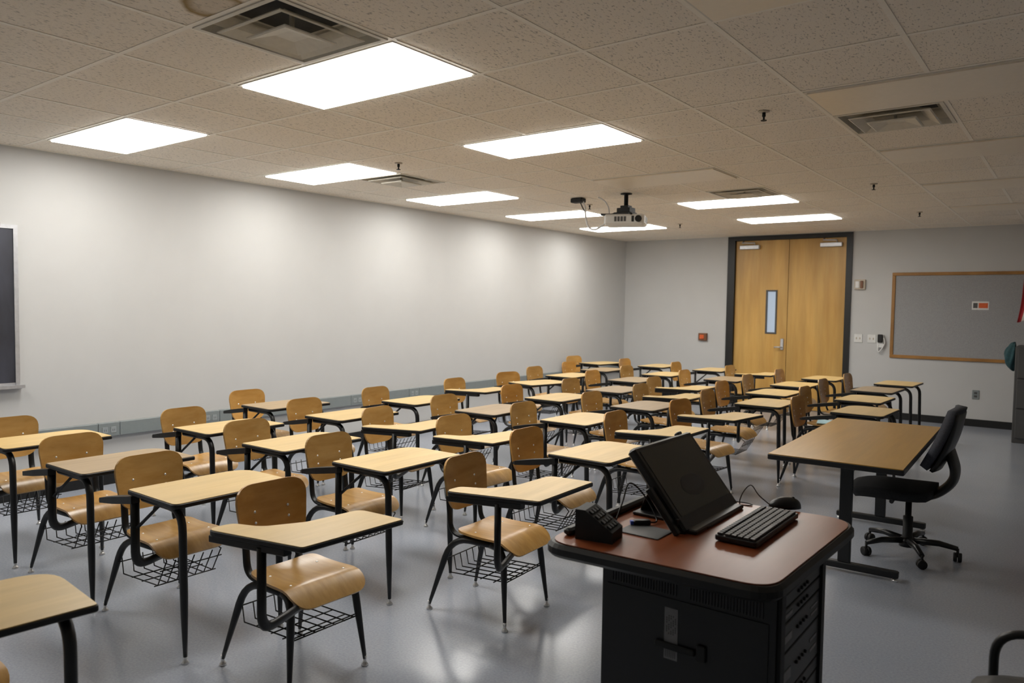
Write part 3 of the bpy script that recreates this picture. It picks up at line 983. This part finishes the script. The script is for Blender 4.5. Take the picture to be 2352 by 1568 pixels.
# ------------------------------------------------------------------ lectern
LZ = 0.83
t = thing('lectern', 'black equipment lectern with a glossy cherry top', 'lectern', (0, 0, 0))
poly = rpoly([(5.235, -0.395, 0.09), (5.985, -0.345, 0.10), (6.01, 0.545, 0.12), (5.235, 0.475, 0.10)], 7)
tp = MB().prism(poly, LZ - 0.048, LZ - 0.004, 0.012).build('top_edge', M['edge'], t)
cx = sum(p[0] for p in poly) / len(poly); cy = sum(p[1] for p in poly) / len(poly)
MB().prism([(cx + (p[0] - cx) * 0.955, cy + (p[1] - cy) * 0.962) for p in poly], LZ - 0.005, LZ, 0.0).build('top', M['cherry'], t)
bx0, bx1, by0, by1 = 5.405, 5.965, -0.265, 0.205
bd = MB()
bd.box((bx0, by0, 0.07), (bx1, by0 + 0.02, LZ - 0.048)).box((bx0, by1 - 0.02, 0.07), (bx1, by1, LZ - 0.048)).box((bx0, by0 + 0.02, 0.07), (bx0 + 0.02, by1 - 0.02, LZ - 0.048))
bd.box((bx0 + 0.02, by0 + 0.02, 0.07), (bx1, by1 - 0.02, 0.09))
bd.build('cabinet_body', M['dark'], t)
MB().box((bx0 + 0.02, by0 - 0.004, 0.10), (bx1 - 0.02, by0, LZ - 0.13)).build('front_panel', M['dark'], t)
# vent slots: thin raised louvres under the top
for grp in (0, 1):
    x0 = bx0 + 0.035 + grp * 0.265
    for k in range(24):
        xa = x0 + k * 0.0095
        MB().box((xa, by0 - 0.004, LZ - 0.118), (xa + 0.0045, by0, LZ - 0.062)).build('vent_slat', M['rack'], t)
lt = MB().bbox((5.60, by0 - 0.016, 0.545), (5.73, by0 - 0.004, 0.565), 0.003).build('latch', M['darker'], t)
MB().bbox((5.735, by0 - 0.014, 0.535), (5.765, by0 - 0.004, 0.585), 0.003).build('lock_plate', M['darker'], t)
stk = MB().box((5.628, by0 - 0.0058, 0.512), (5.672, by0 - 0.004, 0.672)).build('inventory_sticker', M['rack_label'], t)
sk = MB()
for k in range(5):
    for j in range(9):
        if (k * 7 + j * 5) % 4:
            sk.box((5.6345 + k * 0.0072, by0 - 0.0062, 0.590 + j * 0.0068), (5.6345 + k * 0.0072 + 0.0028, by0 - 0.0058, 0.590 + j * 0.0068 + 0.0048))
for k in range(6):
    sk.box((5.633 + k * 0.0062, by0 - 0.0062, 0.518), (5.633 + k * 0.0062 + 0.0022, by0 - 0.0058, 0.540))
sk.build('sticker_print', M['ink'], stk)
# open rack side, facing +x
MB().box((bx1, by0 + 0.01, 0.09), (bx1 + 0.012, by0 + 0.045, LZ - 0.048)).build('rack_post', M['darker'], t)
MB().box((bx1, by1 - 0.045, 0.09), (bx1 + 0.012, by1 - 0.01, LZ - 0.048)).build('rack_post', M['darker'], t)
MB().box((bx1 - 0.30, by0 + 0.022, 0.095), (bx1 - 0.28, by1 - 0.022, LZ - 0.05)).build('rack_back', M['darker'], t)
rz = LZ - 0.062
for k, hgt in enumerate((0.044, 0.044, 0.088, 0.13, 0.044, 0.088, 0.13, 0.09)):
    z1 = rz; z0 = rz - hgt + 0.006
    u = MB().bbox((bx1 - 0.27, by0 + 0.046, z0), (bx1 + 0.004, by1 - 0.046, z1), 0.002).build('rack_unit', M['rack'], t)
    ya, yb_ = by0 + 0.046, by1 - 0.046
    if k in (1, 2, 3, 5):
        MB().box((bx1 + 0.004, ya + 0.02, z0 + hgt * 0.3), (bx1 + 0.0055, ya + 0.085, z0 + hgt * 0.55)).build('unit_label', M['rack_label'], u)
    if k in (2, 3, 6):
        for q in range(2):
            MB().box((bx1 + 0.004, yb_ - 0.10, z0 + hgt * (0.3 + 0.25 * q)), (bx1 + 0.0055, yb_ - 0.03, z0 + hgt * (0.38 + 0.25 * q))).build('unit_label', M['rack_label'], u)
    for q in range(4):
        MB().lathe([(0.006, 0), (0.005, 0.006)], 8).build('knob', M['darker'], u, (bx1 + 0.004, ya + 0.14 + q * 0.03, (z0 + z1) / 2)).rotation_euler = (0, R(90), 0)
    rz -= hgt
for x in (bx0 + 0.05, bx1 - 0.05):
    for y in (by0 + 0.05, by1 - 0.05):
        MB().lathe([(0.008, -0.018), (0.03, -0.018), (0.035, -0.008), (0.035, 0.008), (0.03, 0.018), (0.008, 0.018)], 12).build('caster', M['darker'], t, (x, y, 0.035)).rotation_euler = (R(90), 0, 0)
        MB().box((x - 0.03, y - 0.02, 0.058), (x + 0.03, y + 0.02, 0.07)).build('caster_plate', M['darker'], t)
MB().bbox((5.268, -0.30, LZ), (5.30, 0.42, LZ + 0.026), 0.008).build('back_rail', M['edge'], t)

# monitor: pen display leaning back, facing +x
mt = thing('pen_display', 'tilted black flat display on the lectern top', 'monitor', (5.60, 0.20, LZ), R(0.0))
tilt = math.atan2(0.205, 0.255)
mb_rot = Matrix.Rotation(-tilt, 3, 'Y')
def tilted(mb):
    mb.v = [tuple(mb_rot @ Vector(p)) for p in mb.v]
    return mb
tilted(MB().bbox((-0.035, -0.238, 0.012), (0.0, 0.238, 0.345), 0.008)).build('bezel', M['dark'], mt)
sc_ = tilted(MB().box((0.0, -0.212, 0.065), (0.0015, 0.212, 0.325))).build('screen', M['screen'], mt)
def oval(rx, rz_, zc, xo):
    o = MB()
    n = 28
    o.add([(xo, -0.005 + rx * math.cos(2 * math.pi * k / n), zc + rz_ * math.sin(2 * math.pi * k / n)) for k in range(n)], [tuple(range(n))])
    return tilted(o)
oval(0.088, 0.040, 0.150, 0.0020).build('painted_reflection', M['reflection_dark'], sc_)  # flat two-tone oval, a reflection in the screen put in as colour
oval(0.080, 0.032, 0.160, 0.0024).build('reflection_face', M['reflection_face'], sc_)
for y in (-0.18, 0.18):
    tilted(MB().bbox((-0.055, y - 0.02, 0.03), (-0.035, y + 0.02, 0.29), 0.004)).build('rear_bracket', M['dark'], mt)
MB().tube(bez([(-0.16, 0, 0.16), (-0.24, 0, 0.06), (-0.26, 0, 0.008)], 0.05, 5), 0.03, 8, flat=(0.5, 3.0)).build('easel_leg', M['dark'], mt)
MB().bbox((-0.27, -0.13, 0.0), (0.02, 0.13, 0.012), 0.003).build('foot_plate', M['dark'], mt)
MB().bbox((-0.022, -0.22, 0.0), (0.018, 0.22, 0.016), 0.004).build('lower_ledge', M['dark'], mt)
tilted(MB().bbox((-0.032, -0.274, 0.02), (-0.012, -0.248, 0.20), 0.004)).box((-0.046, -0.25, 0.03), (-0.036, -0.236, 0.05)).build('pen_tray', M['dark'], mt)
tilted(MB().bbox((-0.03, 0.155, 0.345), (-0.008, 0.185, 0.358), 0.003)).build('camera_clip', M['dark'], mt)

# keyboard
kb = thing('keyboard', 'black computer keyboard in front of the tilted display', 'keyboard', (5.755, 0.187, LZ), 0)
MB().prism(rpoly([(-0.07, -0.222, 0.012), (0.07, -0.222, 0.012), (0.07, 0.222, 0.012), (-0.07, 0.222, 0.012)], 3), 0.004, 0.022, 0.003).build('case', M['dark'], kb)
for s in (-1, 1):
    MB().box((-0.06, s * 0.19 - 0.01, 0), (-0.04, s * 0.19 + 0.01, 0.006)).build('foot', M['darker'], kb)
    MB().box((0.04, s * 0.19 - 0.01, 0), (0.06, s * 0.19 + 0.01, 0.006)).build('foot', M['darker'], kb)
km = MB().prism([(-0.0082, -0.0082), (0.0082, -0.0082), (0.0082, 0.0082), (-0.0082, 0.0082)], 0, 0.007, 0.0015).mesh('key')
km.materials.append(M['key'])
for r_ in range(6):
    for k in range(22):
        if r_ == 5 and 4 <= k <= 9:
            continue
        put('key', km, kb, (-0.054 + r_ * 0.0205 + (0.004 if r_ else 0), -0.206 + k * 0.0196, 0.022))
MB().prism([(-0.0082, -0.058), (0.0082, -0.058), (0.0082, 0.058), (-0.0082, 0.058)], 0, 0.007, 0.0015).build('space_bar', M['key'], kb, (0.0525, -0.0785, 0.022))

# mouse
ms = thing('computer_mouse', 'black mouse at the far end of the keyboard', 'mouse', (5.735, 0.535, LZ), R(35))
def msf(u, v):
    a = 2 * math.pi * u
    r = math.sin(v * math.pi / 2)
    return (0.062 * r * math.cos(a), 0.034 * r * math.sin(a), 0.004 + 0.042 * math.cos(v * math.pi / 2) ** 0.8 * (1 + 0.12 * math.cos(a) * r))
mm = MB()
nu, nv = 18, 8
mm.add([msf(i / nu, j / nv) for j in range(nv + 1) for i in range(nu)], [(j * nu + i, (j + 1) * nu + i, (j + 1) * nu + (i + 1) % nu, j * nu + (i + 1) % nu) for j in range(nv) for i in range(nu)] + [tuple(reversed(range(nv * nu, nv * nu + nu)))], True)
mm.v = [(p[0], p[1], max(0.0, p[2] - 0.004)) for p in mm.v]
mm.build('shell', M['dark'], ms)
MB().tube([(0.03, -0.004, 0.037), (0.03, 0.004, 0.037)], 0.006, 8).build('scroll_wheel', M['rack'], ms)
tag(MB().tube(spline([(5.69, 0.50, LZ + 0.01), (5.66, 0.46, LZ + 0.05), (5.63, 0.455, LZ + 0.085), (5.60, 0.452, LZ + 0.05), (5.59, 0.455, LZ + 0.004), (5.63, 0.475, LZ + 0.004), (5.60, 0.49, LZ + 0.004), (5.50, 0.47, LZ + 0.004)], 8), 0.0022, 6).build('mouse_cable', M['cable_black']), 'thin black looped cable beside the mouse', 'cable')

# control console
cs = thing('control_console', 'black wedge-shaped button console on the lectern corner', 'console', (5.375, -0.245, LZ), R(10))
side = [(-0.064, 0.0), (0.064, 0.0), (0.064, 0.036), (-0.03, 0.098), (-0.064, 0.098)]
b_ = MB()
b_.add([(p[0], -0.05, p[1]) for p in side] + [(p[0], 0.05, p[1]) for p in side], [(0, 1, 2, 3, 4), (9, 8, 7, 6, 5)] + [(i, i + 5, (i + 1) % 5 + 5, (i + 1) % 5) for i in range(5)])
b_.build('housing', M['darker'], cs)
sl = math.atan2(0.062, 0.094)
for r_ in range(4):
    for k in range(4):
        f = 0.15 + r_ * 0.22
        bt = MB().box((-0.007, -0.007, 0), (0.007, 0.007, 0.005)).build('button', M['rack'], cs, (-0.03 + 0.094 * f, -0.033 + k * 0.022, 0.098 - 0.062 * f))
        bt.rotation_euler = (0, sl, 0)

pd = tag(MB().prism(rpoly([(-0.075, -0.06, 0.006), (0.075, -0.06, 0.006), (0.075, 0.06, 0.006), (-0.075, 0.06, 0.006)], 2), 0, 0.004, 0.001).build('desk_mat', M['pad'], None, (5.465, -0.09, LZ), R(0)), 'flat grey pad between console and tilted display', 'pad')
cn = thing('cable_connector', 'black plug with blue end behind the tilted display', 'plug', (5.42, -0.03, LZ), R(40))
MB().bbox((-0.03, -0.012, 0.002), (0.03, 0.012, 0.02), 0.003).build('plug_body', M['dark'], cn)
MB().box((-0.04, -0.008, 0.005), (-0.03, 0.008, 0.017)).build('plug_tip', M['blue'], cn)
MB().tube(spline([(0.03, 0, 0.01), (0.06, 0.03, 0.012), (0.03, 0.10, 0.08), (-0.02, 0.12, 0.12), (-0.05, 0.09, 0.06), (-0.08, 0.05, 0.005)], 7), 0.003, 6).build('plug_cord', M['cable_black'], cn)

# ------------------------------------------------------------------ right edge: cabinet, cloth, flag
t = thing('filing_cabinet', 'tall grey cabinet near the bulletin board', 'cabinet', (6.32, 8.82, 0))
MB().bbox((-0.34, -0.28, 0.0), (0.34, 0.28, 1.17), 0.006).build('cabinet_body', M['cabinet'], t)
for k in range(3):
    d = MB().bbox((-0.31, -0.298, 0.06 + k * 0.365), (0.31, -0.28, 0.06 + k * 0.365 + 0.345), 0.004).build('drawer', M['cabinet'], t)
    MB().tube(bez([(-0.07, -0.298, 0.26 + k * 0.365), (-0.07, -0.325, 0.26 + k * 0.365), (0.07, -0.325, 0.26 + k * 0.365), (0.07, -0.298, 0.26 + k * 0.365)], 0.012, 3), 0.006, 6).build('drawer_handle', M['alum'], d)
jk = MB()
nu, nv = 28, 18
random.seed(9)
for j in range(nv + 1):
    for i in range(nu):
        a, p = 2 * math.pi * i / nu, math.pi * j / nv
        k = 1 + 0.10 * math.sin(3 * a + 2 * p) + 0.07 * math.sin(7 * a - 3 * p)
        x = 5.960 - 0.075 * math.sin(p) * (0.35 + max(-0.5, math.cos(a))) * k
        jk.v.append((min(5.976, x), 8.80 + 0.17 * math.sin(p) * math.sin(a) * k, 1.035 + 0.175 * math.cos(p) * (1 + 0.05 * math.sin(5 * a))))
for j in range(nv):
    for i in range(nu):
        q = (i + 1) % nu
        jk.f.append((j * nu + i, (j + 1) * nu + i, (j + 1) * nu + q, j * nu + q)); jk.s.append(True); jk.m.append(0)
tag(jk.build('draped_jacket', M['teal']), 'dark teal jacket bundled against the side of the grey cabinet', 'jacket')
t = thing('flag', 'red and white striped flag hanging from a wall pole', 'flag', (6.205, BACK, 2.22))
MB().tube([(0.0, 0.0, 0.0), (-0.04, -0.62, 0.24)], 0.012, 8).build('flag_pole', M['oakframe'], t)
MB().bbox((-0.03, -0.02, -0.05), (0.03, 0.0, 0.05), 0.004).build('pole_socket', M['alum'], t)
for k in range(7):
    def fs(u, v, k=k):
        q = (k + v)
        z = 0.17 - 0.92 * u - 0.02 * math.cos(q * 1.3) * u
        x = -0.27 + 0.055 * q + (0.92 - 0.92 * u) * 0.12 - 0.01 * math.sin(u * 6 + q)
        y = -0.45 + 0.045 * math.sin(q * 2.1 + u) * (0.3 + u)
        return (x, y, z)
    MB().sheet(fs, 12, 4, 0.003).build('stripe', M['red'] if k % 2 == 0 else M['cream'], t)

# ------------------------------------------------------------------ ceiling projector
t = thing('ceiling_projector', 'white projector hanging from the ceiling on a black pole', 'projector', (2.79, 4.60, CEIL))
MB().lathe([(0.06, 0.0), (0.06, -0.008), (0.022, -0.012), (0.022, -0.20)], 14).build('mount_pole', M['darker'], t)
mk = MB().bbox((-0.11, -0.08, -0.225), (0.09, 0.08, -0.195), 0.006)
mk.box((-0.075, -0.06, -0.20), (0.075, 0.06, -0.15)).box((-0.045, -0.04, -0.15), (0.045, 0.04, -0.125)).tube([(-0.11, 0.0, -0.21), (-0.27, -0.05, -0.205)], 0.012, 6).tube([(-0.09, -0.07, -0.21), (-0.14, -0.13, -0.225)], 0.01, 6).tube([(0.07, -0.07, -0.21), (0.13, -0.12, -0.225)], 0.01, 6)
mk.build('mount_bracket', M['darker'], t)
bp = rpoly([(-0.21, -0.15, 0.04), (0.21, -0.15, 0.05), (0.21, 0.15, 0.04), (-0.21, 0.15, 0.04)], 4)
bo = put('projector_body', None, t, (0.0, 0.0, -0.335), R(22))
bo = MB().prism(bp, 0.0, 0.11, 0.018).build('projector_case', M['white'], t, (0.0, 0.0, -0.335), R(22))
bpy.data.objects.remove(bpy.data.objects['projector_body'])
for k in range(4):
    MB().box((-0.10 + k * 0.032, -0.153, 0.035), (-0.10 + k * 0.032 + 0.024, -0.149, 0.085)).build('intake_grille', M['cabinet'], bo)
MB().box((0.075, -0.153, 0.03), (0.10, -0.149, 0.09)).build('side_slot', M['darker'], bo)
ln = MB().lathe([(0.034, 0.0), (0.034, 0.02), (0.028, 0.022), (0.02, 0.014)], 16).build('lens', M['darker'], bo, (0.145, -0.148, 0.06))
ln.rotation_euler = (R(90), 0, 0)
MB().box((0.209, -0.08, 0.03), (0.213, 0.08, 0.085)).build('exhaust_grille', M['cabinet'], bo)
jb = thing('ceiling_cable_box', 'small black ceiling box beside the projector', 'cable box', (2.19, 4.62, CEIL))
MB().bbox((-0.07, -0.05, -0.05), (0.07, 0.05, -0.004), 0.006).build('box_body', M['darker'], jb)
MB().tube(spline([(0.03, 0, -0.05), (0.06, 0.0, -0.11), (0.10, 0, -0.17)], 6), 0.007, 6).build('cable_tail', M['cable_black'], jb)
tag(MB().tube(spline([(2.24, 4.62, CEIL - 0.02), (2.28, 4.62, CEIL - 0.10), (2.30, 4.60, CEIL - 0.20), (2.36, 4.56, CEIL - 0.32), (2.45, 4.54, CEIL - 0.36), (2.53, 4.54, CEIL - 0.33), (2.58, 4.55, CEIL - 0.29)], 8), 0.010, 8).build('projector_cable', M['cable_white']), 'white cable looping from ceiling box to projector', 'cable')
tag(MB().tube(spline([(2.42, 4.66, CEIL - 0.004), (2.50, 4.66, CEIL - 0.05), (2.56, 4.64, CEIL - 0.13), (2.58, 4.62, CEIL - 0.22)], 8), 0.007, 6).build('power_cable', M['cable_white']), 'thin white cable dropping from ceiling to projector bracket', 'cable')

# small dark wire hooks hanging at the edge of a light panel
hk = thing('wire_hooks', 'three tiny dark wire hooks hanging beside a lit ceiling panel', 'hook', (GX - 8 * FT + 0.42, 12 * FT + 0.02, CEIL))
for k in range(3):
    MB().tube([(k * 0.035, 0, -0.001), (k * 0.035 + 0.006, 0, -0.022), (k * 0.035 + 0.016, 0.0, -0.04)], 0.003, 6).build('hook', M['darker'], hk)
